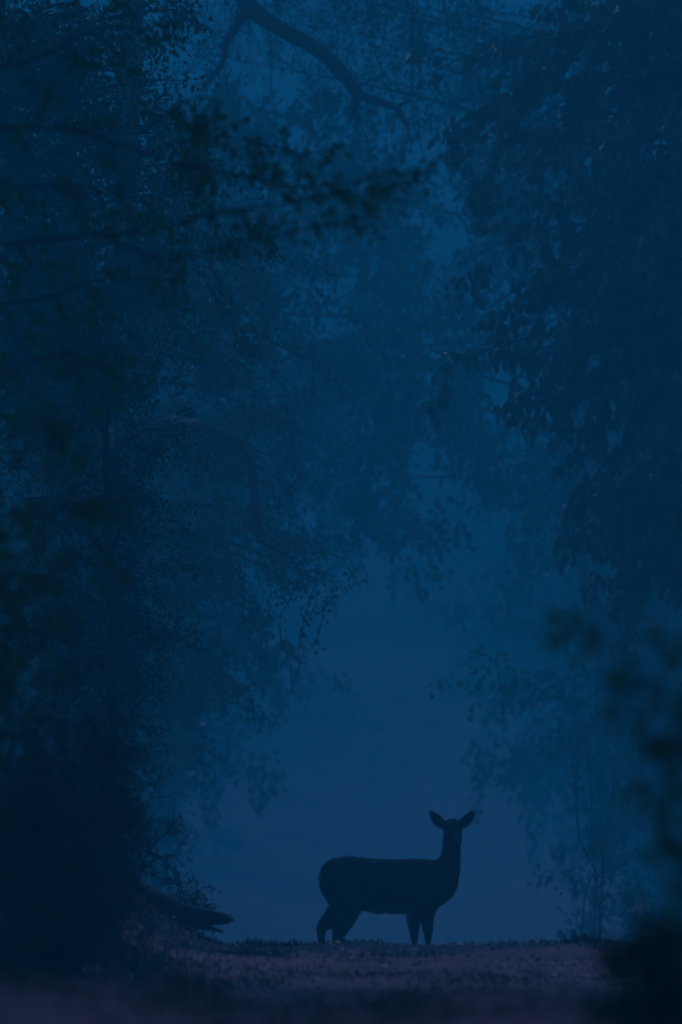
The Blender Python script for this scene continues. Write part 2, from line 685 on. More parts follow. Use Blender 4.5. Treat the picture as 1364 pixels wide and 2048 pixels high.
for k, x, y, s, lab in arch:
    t = far_tree(k, x, y, 0, s, lab, 'trees arching over the path beyond the deer')
    if k == 4:
        tilt = math.radians(12 if x < -4 else 8 if x < 0 else -16)
        t.rotation_euler = (Matrix.Rotation(tilt, 3, 'Y') @ Matrix.Rotation(rr.uniform(0, 6.28), 3, 'Z')).to_euler()
    else:
        t.rotation_euler = (0, 0, rr.uniform(0, 6.28))
for i in range(26):
    y = 190 + i * 4.2 + rr.uniform(-4, 4)
    side = -1 if i % 2 else 1
    w = .0425 * y
    x = rr.uniform(6.6, w + 4.5) * side + (.6 if side > 0 else 0)
    far_tree(i % 4, x, y, rr.uniform(0, 6.28), rr.uniform(.95, 1.5), 'pale forest tree almost lost in the blue haze behind the arch of crowns',
             'haze-faded trees of the far forest')

for i, (x, y, s, lab) in enumerate([(-5.0, 262, .8, 'faint bushy tree low in the misty opening left of the deer'), (-3.6, 318, 1.0, 'faint bushy tree deep in the mist above the rump of the deer'),
                                    (2.2, 334, .9, 'faint bushy tree deepest in the misty opening, above the back of the deer'), (6.4, 300, 1.0, 'faint bushy tree in the misty opening right of the deer')]):
    far_tree(2, x, y, rr.uniform(0, 6.28), s, lab, 'faint trees in the misty opening behind the deer')
for i, (x, y) in enumerate([(-8.2, 46), (8.2, 52), (-6.6, 33), (6.2, 38), (-5.2, 20), (5.4, 24), (-4.6, 7), (4.9, 10), (-4.2, -8), (4.4, -6), (-1.8, -17), (2.2, -22), (-5.5, -24), (6, -19), (.2, -32), (-9.5, 62), (9.5, 66)]):  # unseen trees added around the viewpoint to shade the path and near haze
    far_tree((4, 0, 1)[i % 3], x, y, rr.uniform(0, 6.28), rr.uniform(.95, 1.2), 'tall tree outside the view, added to shade the path and near haze',
             'unseen trees added beside the viewpoint for shade', 'added_shade_tree')


for i, (x, y, tl) in enumerate([(-5.2, 14, 16), (5.4, 18, -16), (-5.6, 27, 17), (5.9, 31, -17), (-6.2, 40, 17), (6.6, 44, -17), (-4.8, 0, 15), (5.0, 4, -15), (-7, 52, 16), (7.2, 57, -15)]):  # unseen leaning trees, added overhead to keep the near haze and deer dark
    t = far_tree(4, x, y, 0, 1.12, 'tall leaning tree above the view, added to shade the near path', 'unseen trees added over the near path for shade', 'added_shade_tree')
    t.rotation_euler = (Matrix.Rotation(math.radians(tl), 3, 'Y') @ Matrix.Rotation(i * 1.7, 3, 'Z')).to_euler()


# wooded slope that closes the view
def far_wood():
    r = random.Random(77)
    lv = []
    for i in range(420):
        y = r.uniform(300, 520)
        x = r.uniform(-1, 1) * (.0425 * y + 10)
        if abs(x - .8) < 3.2 and y < 325:
            continue
        z = gz(x, y, False)
        H = r.uniform(9, 15)
        for k in range(170):
            t = r.random()
            rad = 3.4 * math.sin(math.pi * (.15 + .8 * t)) * math.sqrt(r.random())
            a = r.uniform(0, 6.283)
            L = r.uniform(.5, .95)
            lv.append((x + rad * math.cos(a), y + rad * math.sin(a), z + H * (.15 + .85 * t), r.uniform(-1, 1), r.uniform(-1, 1), r.uniform(-1, .3),
                       r.uniform(-.6, .6), r.uniform(-.6, .6), 1, L, L * .6))
    o = leaf_cloud('far_wood', lv, LEAF_S, M_LEAF_FAR)
    o['kind'] = 'stuff'
    o['label'] = 'far wooded slope closing the view in the haze'


far_wood()


# ------------------------------------------------------------------ old tree with the great crooked bough (top)
def old_tree():
    D = 112
    g = Grower(11, leaf_len=(.04, .075), leaf_w=.45, leaf_droop=.7, per_m=6, spread=.04, droop=.6, wob=.38, rmax=.010)
    bx = P(236, 0, D).x
    base = Vector((bx, D, gz(bx, D, False) - .1))
    t = thing('old_tree', 'old tree with a great crooked bare bough reaching across the top of the picture', 'tree', base)
    tb, lb = MB(), MB()
    tp = g.spline([base, base + Vector((.06, 0, 3)), base + Vector((-.05, .1, 7)), base + Vector((.08, 0, 11)), base + Vector((.35, 0, 17.5))], .4)
    tb.tube(tp, [.24 - .12 * i / (len(tp) - 1) for i in range(len(tp))], 10, .06, g.r)
    parts = [('trunk', tb, M_BARK)]
    b1 = MB()
    main = [tp[-6], P(380, -190, D), P(450, -70, D), P(500, 12, D), P(560, 55, D), P(612, 82, D), P(660, 118, D), P(697, 160, D), P(714, 186, D)]
    g.bough(b1, main, .165, .085, 26, 1.15, 2, 4, .5, .1, 10, .09, -.3, .10)
    parts.append(('limb', b1, M_BARK))
    b2 = MB()
    g.bough(b2, [P(712, 182, D), P(735, 194, D), P(772, 206, D), P(794, 216, D), P(808, 238, D), P(818, 250, D)], .07, .034, 3, .5, 1, 3, .5, .4, 8, .05, -.2, .08)
    g.bough(b2, [P(714, 186, D), P(712, 208, D), P(704, 222, D), P(712, 232, D), P(724, 239, D)], .06, .03, 0, .4, 1, 3, sides=7, step=.05)
    g.bough(b2, [P(794, 212, D), P(806, 205, D), P(824, 199, D)], .03, .016, 0, .4, 1, 3, sides=6, step=.05)
    g.bough(b2, [P(716, 178, D), P(722, 168, D), P(745, 158, D), P(772, 140, D + .3)], .02, .006, 2, .4, 1, 3, sides=5, step=.06)
    parts.append(('limb', b2, M_BARK))
    b3 = MB()
    g.bough(b3, [P(498, 8, D), P(474, 48, D), P(452, 80, D), P(440, 130, D + .4), P(400, 180, D + .6)], .075, .02, 12, .8, 2, 4, .5, .1, 8, .08, -.3)
    g.bough(b3, [P(380, -190, D), P(350, -60, D + 1), P(330, 20, D + 1.5), P(340, 80, D + 2)], .08, .02, 8, .9, 2, 4, .5, .1, 7, .12, -.3)
    parts.append(('limb', b3, M_BARK))
    b4 = []
    for (ex, ey, dd) in [(700, 20, 1), (800, -10, 1.6), (900, 60, .5), (960, 20, 2), (600, -20, -1), (860, 130, 1), (480, 60, 1.4), (560, 30, -1.5), (760, 60, -.6), (930, -10, -1)]:
        g.bough(b4, [tp[-5], P(440, -260, D + dd), P((440 + ex) / 2 + 30, -230, D + dd), P(ex - 40, ey - 120, D + dd), P(ex, ey, D + dd)], .06, .010, 20, 1.15, 2, 5, .5, .35, 6, .15, -.5)
    for k in range(12):                      # the crown goes on above the view
        q = tp[-1 - int(k * .4)]
        a = k * 2.4 + .5
        dr = Vector((math.cos(a), math.sin(a), .8))
        g.bough(b4, [q, q + dr * 1.2, q + dr * 2.3 + Vector((0, 0, -.2))], .05, .012, 10, 1.1, 2, 4, .55, .3, 5, .3)
    parts.append(('limb', b4, M_BARK))
    # long hanging stems
    vb = []
    for pts, r in [([(826, -60), (825, 60), (826, 150), (824, 210), (832, 262), (846, 305)], .013), ([(744, -60), (746, 70), (756, 120), (778, 158), (806, 180)], .012),
                   ([(542, 70), (543, 120), (541, 195)], .010), ([(690, -40), (704, 70), (704, 110), (700, 150)], .007), ([(674, 20), (676, 110), (674, 140)], .006),
                   ([(950, -60), (953, 60), (956, 150), (968, 190), (976, 235)], .010), ([(598, 120), (630, 190), (640, 240), (648, 270)], .006), ([(845, -40), (812, 100), (790, 130), (740, 160)], .007),
                   ([(832, 240), (850, 256), (880, 282)], .009), ([(806, 180), (822, 168), (826, 150)], .007)]:
        p = g.spline([P(a, b, D - .5 + g.r.uniform(-.4, .4)) for a, b in pts], .1)
        vb.append(MB())
        vb[-1].tube(p, [r * (1 - .4 * i / len(p)) for i in range(len(p))], 5)
    parts.append(('hanging_stem', vb, M_BARK_DARK))
    finish_tree(t, base, g, parts, LEAF_S, M_LEAF_MID, M_BARK)
    print('old', len(g.leaves))


old_tree()


# ------------------------------------------------------------------ mid-left tree with the broken limb
def broken_tree():
    D = 98
    g = Grower(21, leaf_len=(.05, .085), leaf_w=.6, leaf_droop=.5, per_m=34, spread=.12, droop=.35)
    bx = P(90, 0, D).x
    base = Vector((bx, D, gz(bx, D, False) - .1))
    t = thing('leafy_tree', 'dense left tree with a thick limb that bends and hangs broken towards the path', 'tree', base)
    tb = MB()
    tp = g.spline([base, base + Vector((.1, 0, 2.5)), base + Vector((.0, .1, 5)), base + Vector((.3, 0, 8)), base + Vector((.2, 0, 11))], .4)
    tb.tube(tp, [.22 - .14 * i / (len(tp) - 1) for i in range(len(tp))], 10, .06, g.r)
    parts = [('trunk', tb, M_BARK)]
    b1 = MB()
    g.bough(b1, [P(110, 930, D), P(250, 880, D - .5), P(330, 846, D - 2), P(395, 850, D - 4), P(440, 868, D - 4), P(485, 890, D - 4), P(498, 915, D - 4), P(506, 970, D - 4), P(515, 1040, D - 4), P(522, 1085, D - 4)],
            .085, .055, 5, .5, 1, 4, .5, .05, 9, .07, .2, .12)
    g.bough(b1, [P(520, 1078, D - 4), P(535, 1092, D - 4), P(566, 1104, D - 4)], .03, .012, 1, .3, 0, 3, sides=6, step=.05)
    g.bough(b1, [P(492, 896, D - 4), P(510, 900, D - 4), P(528, 908, D - 4)], .03, .01, 1, .3, 0, 3, sides=6, step=.05)
    parts.append(('limb', b1, M_BARK))
    ends = [(640, 560, 8), (560, 620, 3), (620, 720, 6), (540, 800, 4), (600, 860, 8), (470, 700, 1), (600, 980, 7), (470, 980, 3), (560, 1150, 5), (640, 1160, 6), (440, 1140, 0),
            (520, 1230, 3), (350, 1230, -2), (430, 1330, 2), (500, 1380, 5), (340, 1400, 1), (250, 1080, -2), (260, 1300, -3), (350, 600, 0), (250, 760, -2), (120, 900, -3), (150, 1200, -3), (690, 1120, 8),
            (420, 1480, 6), (300, 1520, 4)]
    lb = []
    for ex, ey, dd in ends:
        e = P(ex, ey, D + dd)
        s = tp[min(len(tp) - 1, max(4, int(len(tp) * (.2 + .75 * (1600 - ey + 100) / 1500))))]
        m = s.lerp(e, .55) + Vector((0, 0, .5))
        g.bough(lb, [s, s.lerp(m, .5) + Vector((0, 0, .15)), m, e], .05, .01, 16, .62, 1, 6, .55, .3, 5, .2, -.1)
    parts.append(('limb', lb, M_BARK))
    # drooping sprays that hang clear against the light
    for pts in [[(590, 1180), (560, 1240), (566, 1300)], [(630, 1170), (610, 1230), (596, 1310)], [(640, 1180), (622, 1230), (600, 1270)], [(650, 1200), (640, 1260), (628, 1290)],
                [(560, 1270), (580, 1330), (585, 1390)], [(610, 1290), (596, 1340), (583, 1375)], [(670, 1190), (650, 1215), (640, 1225)], [(540, 1200), (525, 1280), (520, 1340)]]:
        p = g.spline([P(a, b, D - 2.5) for a, b in pts], .06)
        g.mb.tube(p, [.007] * len(p), 4, cap=False)
        if pts[0][1] < 1262:
            for i, q in enumerate(p):
                for _ in range(2):
                    g.leaf(q, Vector((0, 0, -1)))
    finish_tree(t, base, g, parts, LEAF_S, M_LEAF_MID, M_BARK)
    print('broken', len(g.leaves))


broken_tree()


# ------------------------------------------------------------------ broad-leaved tree on the right
def teak_tree():
    D = 100
    g = Grower(31, leaf_len=(.11, .22), leaf_w=.56, leaf_droop=.9, per_m=17, spread=.07, droop=.5, wob=.22)
    bx = P(1520, 0, D).x
    base = Vector((bx, D, gz(bx, D, False) - .1))
    t = thing('broad_leaved_tree', 'right-hand tree with large drooping oval leaves outlined against the blue haze', 'tree', base)
    tb = MB()
    tp = g.spline([base, base + Vector((-.1, 0, 3)), base + Vector((.1, .1, 6)), base + Vector((0, 0, 9)), base + Vector((.15, 0, 13.5))], .4)
    tb.tube(tp, [.2 - .13 * i / (len(tp) - 1) for i in range(len(tp))], 10, .06, g.r)
    lb = []
    ends = [(850, 150, 1), (940, 190, 0), (890, 260, 1), (960, 330, 1), (950, 400, 2), (915, 530, 0), (970, 620, 1), (880, 745, 0), (1010, 740, 1), (1030, 825, 0), (1110, 790, 0),
            (1150, 900, 1), (1135, 995, 0), (1200, 1010, 1), (1180, 1070, -1), (1245, 1080, 0), (1222, 1190, 0), (1340, 1095, -1), (1290, 1000, 0), (1060, 250, 2), (1050, 450, 2), (1070, 560, 1),
            (1080, 660, 2), (1150, 120, 2), (1200, 260, 0), (1180, 420, -1), (1200, 560, 0), (1220, 700, -1), (1300, 180, 1), (1330, 380, -1), (1330, 560, 1), (1350, 720, 0), (1330, 860, -1),
            (1050, 60, 2), (1000, 130, 1), (1240, 20, 0), (1360, 960, 1), (1120, 330, -2), (1260, 480, -2), (1290, 800, -2), (1150, 680, -1)]
    for ex, ey, dd in ends:
        e = P(ex, ey, D + dd)
        ze = e.z + .35 + .12 * abs(bx - e.x)
        s = min(tp, key=lambda q: abs(q.z - ze + .3))
        m1 = s.lerp(e, .4) + Vector((0, 0, .32))
        m2 = s.lerp(e, .78) + Vector((0, 0, .28))
        g.bough(lb, [s, m1, m2, e], .035, .007, 14 if ex < 1060 else 18, .5 if ex < 1060 else .6, 1, 4, .5, .3, 5, .2, -.15)
    spray_end = P(1220, 1190, D)

    def pick(l):
        x, y = pix(l)
        if not (0 < x < 1364 and 0 < y < 2048):
            return 1e9
        return x + 40 * (l[1] - D) - l[9] * 300
    meshes = [leaf_mesh('leaf', M_LEAF_TEAK, s) for s in (1, 2, 3, 4)]
    finish_tree(t, base, g, [('trunk', tb, M_BARK), ('limb', lb, M_BARK)], LEAF_M, M_LEAF_TEAK, M_BARK, 300, meshes, pick)
    print('teak', len(g.leaves))


teak_tree()


# ------------------------------------------------------------------ near left tree, out of focus
def near_tree():
    D = 38
    g = Grower(51, leaf_len=(.028, .052), leaf_w=.62, leaf_droop=.4, per_m=42, spread=.06, droop=.25, wob=.25)
    bx = P(-330, 0, D).x
    base = Vector((bx, D, gz(bx, D, False) - .1))
    t = thing('near_tree', 'blurred near tree spreading small dark leaves across the upper left', 'tree', base)
    tb = MB()
    tp = g.spline([base, base + Vector((.03, 0, 1)), base + Vector((-.03, .0, 2)), base + Vector((.05, 0, 3.2)), base + Vector((0, .1, 4.2))], .2)
    tb.tube(tp, [.085 - .05 * i / (len(tp) - 1) for i in range(len(tp))], 9, .06, g.r)
    parts = [('trunk', tb, M_BARK_DARK)]
    boughs = [
        ([(-300, 330), (-60, 262), (130, 256), (250, 292), (350, 322), (372, 345), (395, 400)], .02, 0, 10, .2),
        ([(350, 322), (480, 350), (620, 372), (760, 352), (880, 345)], .011, 0, 15, .15),
        ([(-300, 520), (80, 480), (200, 470), (300, 462), (400, 432), (540, 408), (700, 385), (820, 405)], .014, -1, 20, .17),
        ([(200, 470), (350, 520), (480, 480), (560, 470), (690, 440), (740, 470)], .008, 1, 12, .13),
        ([(-300, 200), (50, 120), (180, 60), (280, 60), (300, 90)], .014, 1.5, 14, .25),
        ([(280, 270), (340, 220), (400, 190), (450, 210)], .010, -.5, 7, .15),
        ([(-300, 650), (60, 600), (200, 560), (380, 560)], .014, 2, 16, .22),
        ([(-300, 820), (0, 740), (150, 700), (260, 690)], .014, 1, 14, .24),
        ([(-300, 420), (0, 380), (160, 370), (280, 400), (420, 360)], .010, 3, 16, .22),
        ([(-300, 60), (-20, 10), (120, -30), (260, -40)], .012, 2, 14, .25),
        ([(-300, 1000), (-40, 900), (90, 850), (180, 860)], .012, 2.5, 14, .22),
        ([(-300, 1150), (-60, 1060), (40, 1020), (120, 1040)], .012, 3, 12, .22),
        ([(300, 300), (420, 270), (540, 290), (660, 330)], .008, 4, 12, .18),
    ]
    for k, (pts, r0, dd, n, L) in enumerate(boughs):
        b = MB()
        c = [P(x, y, D + dd) for x, y in pts]
        g.bough(b, c, r0 * .75, .003, n, L, 1, 5, .55, .22 if k != 1 else .05, 6, .06, 0, .15)
        parts.append(('limb', b, M_BARK_DARK))

    def pick(l):
        x, y = pix(l)
        if not (0 < x < 1364 and 0 < y < 1300):
            return 1e9
        return -x + 30 * (l[1] - D) - l[9] * 2000
    meshes = [leaf_mesh('leaf', M_LEAF_NEAR, s) for s in (11, 12, 13)]
    finish_tree(t, base, g, parts, LEAF_M, M_LEAF_NEAR, M_BARK_DARK, 300, meshes, pick)
    print('near', len(g.leaves))


near_tree()


def shrub(name, label, seed, px, D, height, ends, leaf_len, per_m, mat, tmpl=LEAF_M, n_obj=0, n_side=9, side=.2, r0=.012, spread=.03, bark=None, stems=1, depth=1, nsub=5, base_dx=0):
    g = Grower(seed, leaf_len=leaf_len, leaf_w=.6, leaf_droop=.35, per_m=per_m, spread=spread, droop=.2, wob=.28)
    bx = P(px, 0, D).x
    base = Vector((bx, D, gz(bx, D) - .04))
    t = thing(name, label, 'shrub', base)
    parts = []
    lb = []
    for ex, ey, dd in ends:
        e = P(ex, ey, D + dd)
        s = base + Vector((g.r.uniform(-.06, .06), g.r.uniform(-.06, .06), 0))
        m1 = s.lerp(e, .35) + Vector((s.x - e.x, 0, abs(e.z - s.z))) * .18
        m2 = s.lerp(e, .75) + Vector((s.x - e.x, 0, abs(e.z - s.z))) * .12
        g.bough(lb, [s, m1, m2, e], r0, r0 * .25, n_side, side, depth, nsub, .55, .25, 6, max(.04, height / 25), .1, .2)
    parts.append(('stem', lb, bark or M_BARK_DARK))

    def pick(l):
        x, y = pix(l)
        if not (-10 < x < 1374 and 0 < y < 2048):
            return 1e9
        return l[1] - l[9] * 20
    meshes = [leaf_mesh('leaf', mat, seed + s) for s in (1, 2)] if n_obj else None
    finish_tree(t, base, g, parts, tmpl, mat, bark or M_BARK_DARK, n_obj, meshes, pick, 'foliage')
    print(name, len(g.leaves))


# green sapling at the left edge
shrub('leafy_sapling', 'dark green leafy sapling at the left edge below the blurred boughs', 61, -150, 30, 1.9,
      [(40, 900, 0), (150, 860, .5), (230, 920, .8), (180, 1000, 0), (90, 1010, -.3), (30, 1120, 0), (140, 1120, .6), (220, 1060, 1), (60, 1230, .3), (0, 820, .5), (160, 1230, 1), (20, 1340, .5)],
      (.026, .045), 60, M_LEAF_NEAR, n_side=12, side=.17, n_obj=200)
# right front shrub, far out of focus
shrub('near_shrub', 'blurred near shrub leaning in from the right edge with sparse dark green leaves', 71, 1540, 20.5, 1.6,
      [(1120, 1235, 0), (1180, 1250, .2), (1160, 1350, 0), (1230, 1330, .1), (1285, 1265, 0), (1320, 1360, -.2), (1190, 1440, .2), (1240, 1450, 0), (1250, 1540, .3), (1335, 1480, 0),
       (1330, 1690, 0), (1345, 1580, -.2), (1360, 1660, .2), (1380, 1250, .3), (1350, 1020, .2)],
      (.028, .052), 42, M_LEAF_OLIVE, n_side=7, side=.10, n_obj=300, r0=.006, depth=1, nsub=4)
# low dark bush, bottom right
shrub('dark_bush', 'low black-green bush at the right edge of the path in front of the deer', 81, 1400, 15, .6,
      [(1260, 1960, 0), (1300, 1890, 0), (1250, 1900, .5), (1350, 1840, 0), (1340, 1900, -.5), (1290, 1940, -.4), (1400, 1850, .4), (1240, 1990, .3), (1360, 1960, -.6), (1330, 1860, .6), (1420, 1760, .2), (1290, 2020, -.8),
       (1350, 2030, -.9)],
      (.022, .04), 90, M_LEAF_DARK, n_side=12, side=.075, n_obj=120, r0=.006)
# dark thicket on the left bank
TH = [
    (91, 40, 38, 'dark thicket filling the lower left corner above the bank', [(20, 1350, 0), (90, 1300, .6), (160, 1380, 0), (60, 1480, -.6), (140, 1500, 0), (200, 1470, .5), (20, 1600, -.5), (110, 1620, -.4), (190, 1600, 0),
      (60, 1720, -.8), (150, 1730, -.4), (210, 1720, .3), (20, 1830, -1), (110, 1840, -.7), (190, 1820, -.3), (0, 1450, .4), (230, 1560, .8), (70, 1900, -1), (150, 1910, -.9)]),
    (92, 170, 50, 'twiggy thicket with fine bare stems on the bank above the log', [(210, 1400, 0), (180, 1330, .8), (230, 1500, 0), (240, 1560, .3), (260, 1600, .2), (250, 1650, 0), (200, 1640, -.4), (240, 1700, -.2), (170, 1550, -.5),
      (190, 1750, -.6), (150, 1450, 0), (210, 1800, -.6), (160, 1820, -.8)]),
    (93, 260, 49, 'low weedy shrub on the bank just below the broken log', [(270, 1890, 0), (230, 1870, 0), (320, 1925, 0), (250, 1915, -.5), (300, 1935, -.4), (200, 1900, -.3)]),
]
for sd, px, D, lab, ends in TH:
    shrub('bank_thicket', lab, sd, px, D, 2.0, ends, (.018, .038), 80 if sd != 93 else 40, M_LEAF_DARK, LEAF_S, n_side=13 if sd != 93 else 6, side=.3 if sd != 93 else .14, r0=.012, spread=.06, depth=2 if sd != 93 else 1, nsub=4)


shrub('low_shrub', 'small soft shrub standing just behind the broken log', 99, 372, 61, .8, [(340, 1730, 0), (380, 1745, .3), (410, 1770, 0), (360, 1770, -.2), (420, 1810, .2), (330, 1700, .4), (395, 1800, -.2)],
      (.016, .03), 60, M_LEAF_MID, LEAF_S, n_side=8, side=.16, r0=.008, spread=.04)


# bare twigs that stand out on the right of the thicket
def bare_stems():
    g = Grower(95, per_m=0.01, droop=-.1, wob=.3)
    base = P(240, 1790, 55)
    base.z = gz(base.x, base.y) - .05
    t = thing('bare_shrub', 'bare branching shrub with thin crooked twigs above the log', 'shrub', base)
    lb = []
    for pts in [[(255, 1760), (270, 1680), (300, 1640), (340, 1648), (372, 1670)], [(250, 1770), (290, 1620), (318, 1560), (322, 1530)], [(262, 1765), (300, 1700), (330, 1668), (352, 1640), (362, 1625)],
                [(245, 1760), (275, 1600), (300, 1570), (345, 1548)], [(252, 1760), (240, 1600), (262, 1500), (268, 1450)], [(258, 1770), (310, 1720), (345, 1712), (360, 1722)]]:
        g.bough(lb, [P(a, b, 55 + g.r.uniform(-.3, .3)) for a, b in pts], .009, .003, 7, .22, 1, 3, .5, .3, 5, .05, .2, .3)
    finish_tree(t, base, g, [('stem', lb, M_BARK_DARK)], LEAF_S, M_LEAF_DARK, M_BARK_DARK)


bare_stems()


# dark leaning trunk standing inside the thicket
def thicket_trunk():
    g = Grower(97, leaf_len=(.022, .045), leaf_w=.6, leaf_droop=.5, per_m=75, spread=.08, droop=.3)
    D = 62
    bx = P(215, 0, D).x
    base = Vector((bx, D, gz(bx, D) - .1))
    t = thing('thicket_tree', 'dark straight tree rising behind the left thicket', 'tree', base)
    tb = MB()
    tp = g.spline([base, P(222, 1600, D), P(226, 1300, D), P(215, 1000, D), P(205, 700, D)], .2)
    tb.tube(tp, [(.05 - .03 * i / (len(tp) - 1)) for i in range(len(tp))], 10, .06, g.r)
    lb = []
    for ex, ey, dd in [(60, 1150, 0), (300, 1150, 1), (120, 1350, .5), (290, 1300, .6), (40, 1000, .3), (280, 980, .4), (330, 860, 1), (80, 820, 0), (280, 720, .6), (20, 1250, .6), (180, 1220, -.6), (230, 1400, .4), (100, 1050, -.5),
                       (20, 700, 0), (150, 640, .4), (240, 760, -.7), (200, 900, -.7), (260, 1060, -.7), (210, 1150, -.8), (250, 1260, -.6), (200, 1330, -.8)]:
        e = P(ex, ey, D + dd)
        s = min(tp, key=lambda q: abs(q.z - e.z + .25))
        g.bough(lb, [s, s.lerp(e, .5) + Vector((0, 0, .12)), e], .022, .006, 12, .42, 1, 5, .55, .2, 5, .1)
    finish_tree(t, base, g, [('trunk', tb, M_BARK_DARK), ('limb', lb, M_BARK_DARK)], LEAF_S, M_LEAF_DARK, M_BARK_DARK)
    print('thicket tree', len(g.leaves))


thicket_trunk()


def canopy_tree(seed, label, px, D, lean, ends, r0, leaf_len, per_m, mat, name='canopy_tree', n_side=15, side=.55):
    g = Grower(seed, leaf_len=leaf_len, leaf_w=.6, leaf_droop=.5, per_m=per_m, spread=.12, droop=.3)
    bx = P(px, 0, D).x
    base = Vector((bx, D, gz(bx, D) - .1))
    t = thing(name, label, 'tree', base)
    tb = MB()
    H = CAM_H + HOR / FP * D + 1.5 - base.z
    tp = g.spline([base, base + Vector((lean * .2, 0, H * .25)), base + Vector((-.05 + lean * .4, .1, H * .5)), base + Vector((lean * .8, 0, H * .8)), base + Vector((lean, 0, H))], .3)
    tb.tube(tp, [r0 - r0 * .65 * i / (len(tp) - 1) for i in range(len(tp))], 10, .06, g.r)
    lb = []
    for ex, ey, dd in ends:
        e = P(ex, ey, D + dd)
        s = min(tp, key=lambda q: abs(q.z - e.z + .2 + .25 * abs(q.x - e.x)))
        g.bough(lb, [s, s.lerp(e, .45) + Vector((0, 0, .22)), s.lerp(e, .8) + Vector((0, 0, .14)), e], r0 * .3, .007, n_side, side, 1, 6, .55, .2, 5, .15)
    for k in range(12):                      # the crown goes on above the view
        q = tp[-1 - int(k * .35)]
        a = k * 2.4
        dr = Vector((math.cos(a), math.sin(a), .75))
        g.bough(lb, [q, q + dr * .8, q + dr * 1.5 + Vector((0, 0, -.1))], r0 * .3, .01, 8, side * 1.3, 1, 6, .55, .3, 5, .2)
    finish_tree(t, base, g, [('trunk', tb, M_BARK), ('limb', lb, M_BARK)], LEAF_S, mat, M_BARK)
    print(name, len(g.leaves))


canopy_tree(141, 'shadowy mid-distance tree whose fine leaves fill the upper left behind the blurred boughs', -60, 76, .3,
            [(x, y, d) for x, y, d in [(60, 40, 0), (180, 20, .6), (300, 60, -.4), (380, 20, .5), (120, 140, -.5), (260, 150, .4), (360, 160, .9), (60, 240, .6), (200, 250, 0), (330, 270, -.6), (420, 250, .4), (450, 330, 0),
             (80, 340, -.6), (240, 360, .5), (380, 390, .8), (500, 420, .3), (60, 460, .3), (180, 470, .9), (320, 490, -.3), (430, 500, .4), (100, 580, -.4), (240, 590, .2), (360, 600, .8), (440, 610, 1.2), (40, 680, .4),
             (180, 700, -.4), (300, 720, .5), (80, 800, .1), (220, 820, .7), (20, 130, -.8), (0, 560, .8)]], .12, (.045, .08), 34, M_LEAF_MID)
canopy_tree(143, 'hazy tree whose sparse high twigs show behind the crooked bough', 1330, 134, -.6,
            [(x, y, d) for x, y, d in [(1020, 60, 0), (940, 120, .6), (860, 40, -.4), (780, 90, .5), (700, 20, -.5), (620, 80, .4), (540, 40, 0), (660, 150, .6), (900, 200, 0), (820, 180, -.5), (980, 260, .4), (760, 10, .8),
             (580, 140, .5), (960, 20, .5), (470, 120, .8), (920, 300, -.3), (640, -10, .2)]], .12, (.05, .10), 16, M_LEAF_MID, n_side=13, side=.8)
canopy_tree(142, 'shadowy tree behind the broad-leaved tree, filling the right edge of the view', 1620, 112, -.2,
            [(1160, 40, 0), (1240, 90, .6), (1320, 30, -.4), (1180, 200, .5), (1270, 220, -.5), (1340, 180, .4), (1200, 350, .9), (1300, 360, .6), (1200, 480, 0), (1270, 520, -.6), (1340, 500, .4),
             (1230, 630, 0), (1310, 660, .6), (1360, 640, -.4), (1350, 780, .6)], .15, (.08, .14), 30, M_LEAF_MID, side=.7)


# thin bare saplings on the right
def saplings():
    D = 96
    specs = [([(1196, 1960), (1196, 1800), (1180, 1720), (1160, 1680), (1152, 1600), (1155, 1480), (1148, 1420)], 'thin pale-hazed sapling curving left near the right edge'),
             ([(1200, 1960), (1202, 1820), (1206, 1700), (1218, 1640), (1228, 1560), (1240, 1440)], 'thin straight sapling standing right of the curved one'),
             ([(1188, 1960), (1190, 1780), (1184, 1700), (1182, 1610), (1176, 1500)], 'thinnest sapling standing between the other two'),
             ([(1150, 1960), (1170, 1790), (1215, 1755), (1245, 1730), (1280, 1690)], 'low crooked sapling bending to the right below the others')]
    for k, (pts, lab) in enumerate(specs):
        g = Grower(120 + k, leaf_len=(.05, .09), per_m=5, spread=.04, droop=.1)
        c = [P(x, y, D + k * .4) for x, y in pts]
        base = c[0].copy()
        base.z = gz(base.x, base.y, False) - .05
        t = thing('sapling', lab, 'sapling', base, 'thin saplings on the right of the path')
        tb = MB()
        g.bough(tb, [base] + c[1:], .017, .006, 4, .4, 1, 3, .5, .5, 7, .1, .3, .2)
        finish_tree(t, base, g, [('stem', tb, M_BARK)], LEAF_S, M_LEAF_MID, M_BARK, crown_name='foliage')


saplings()


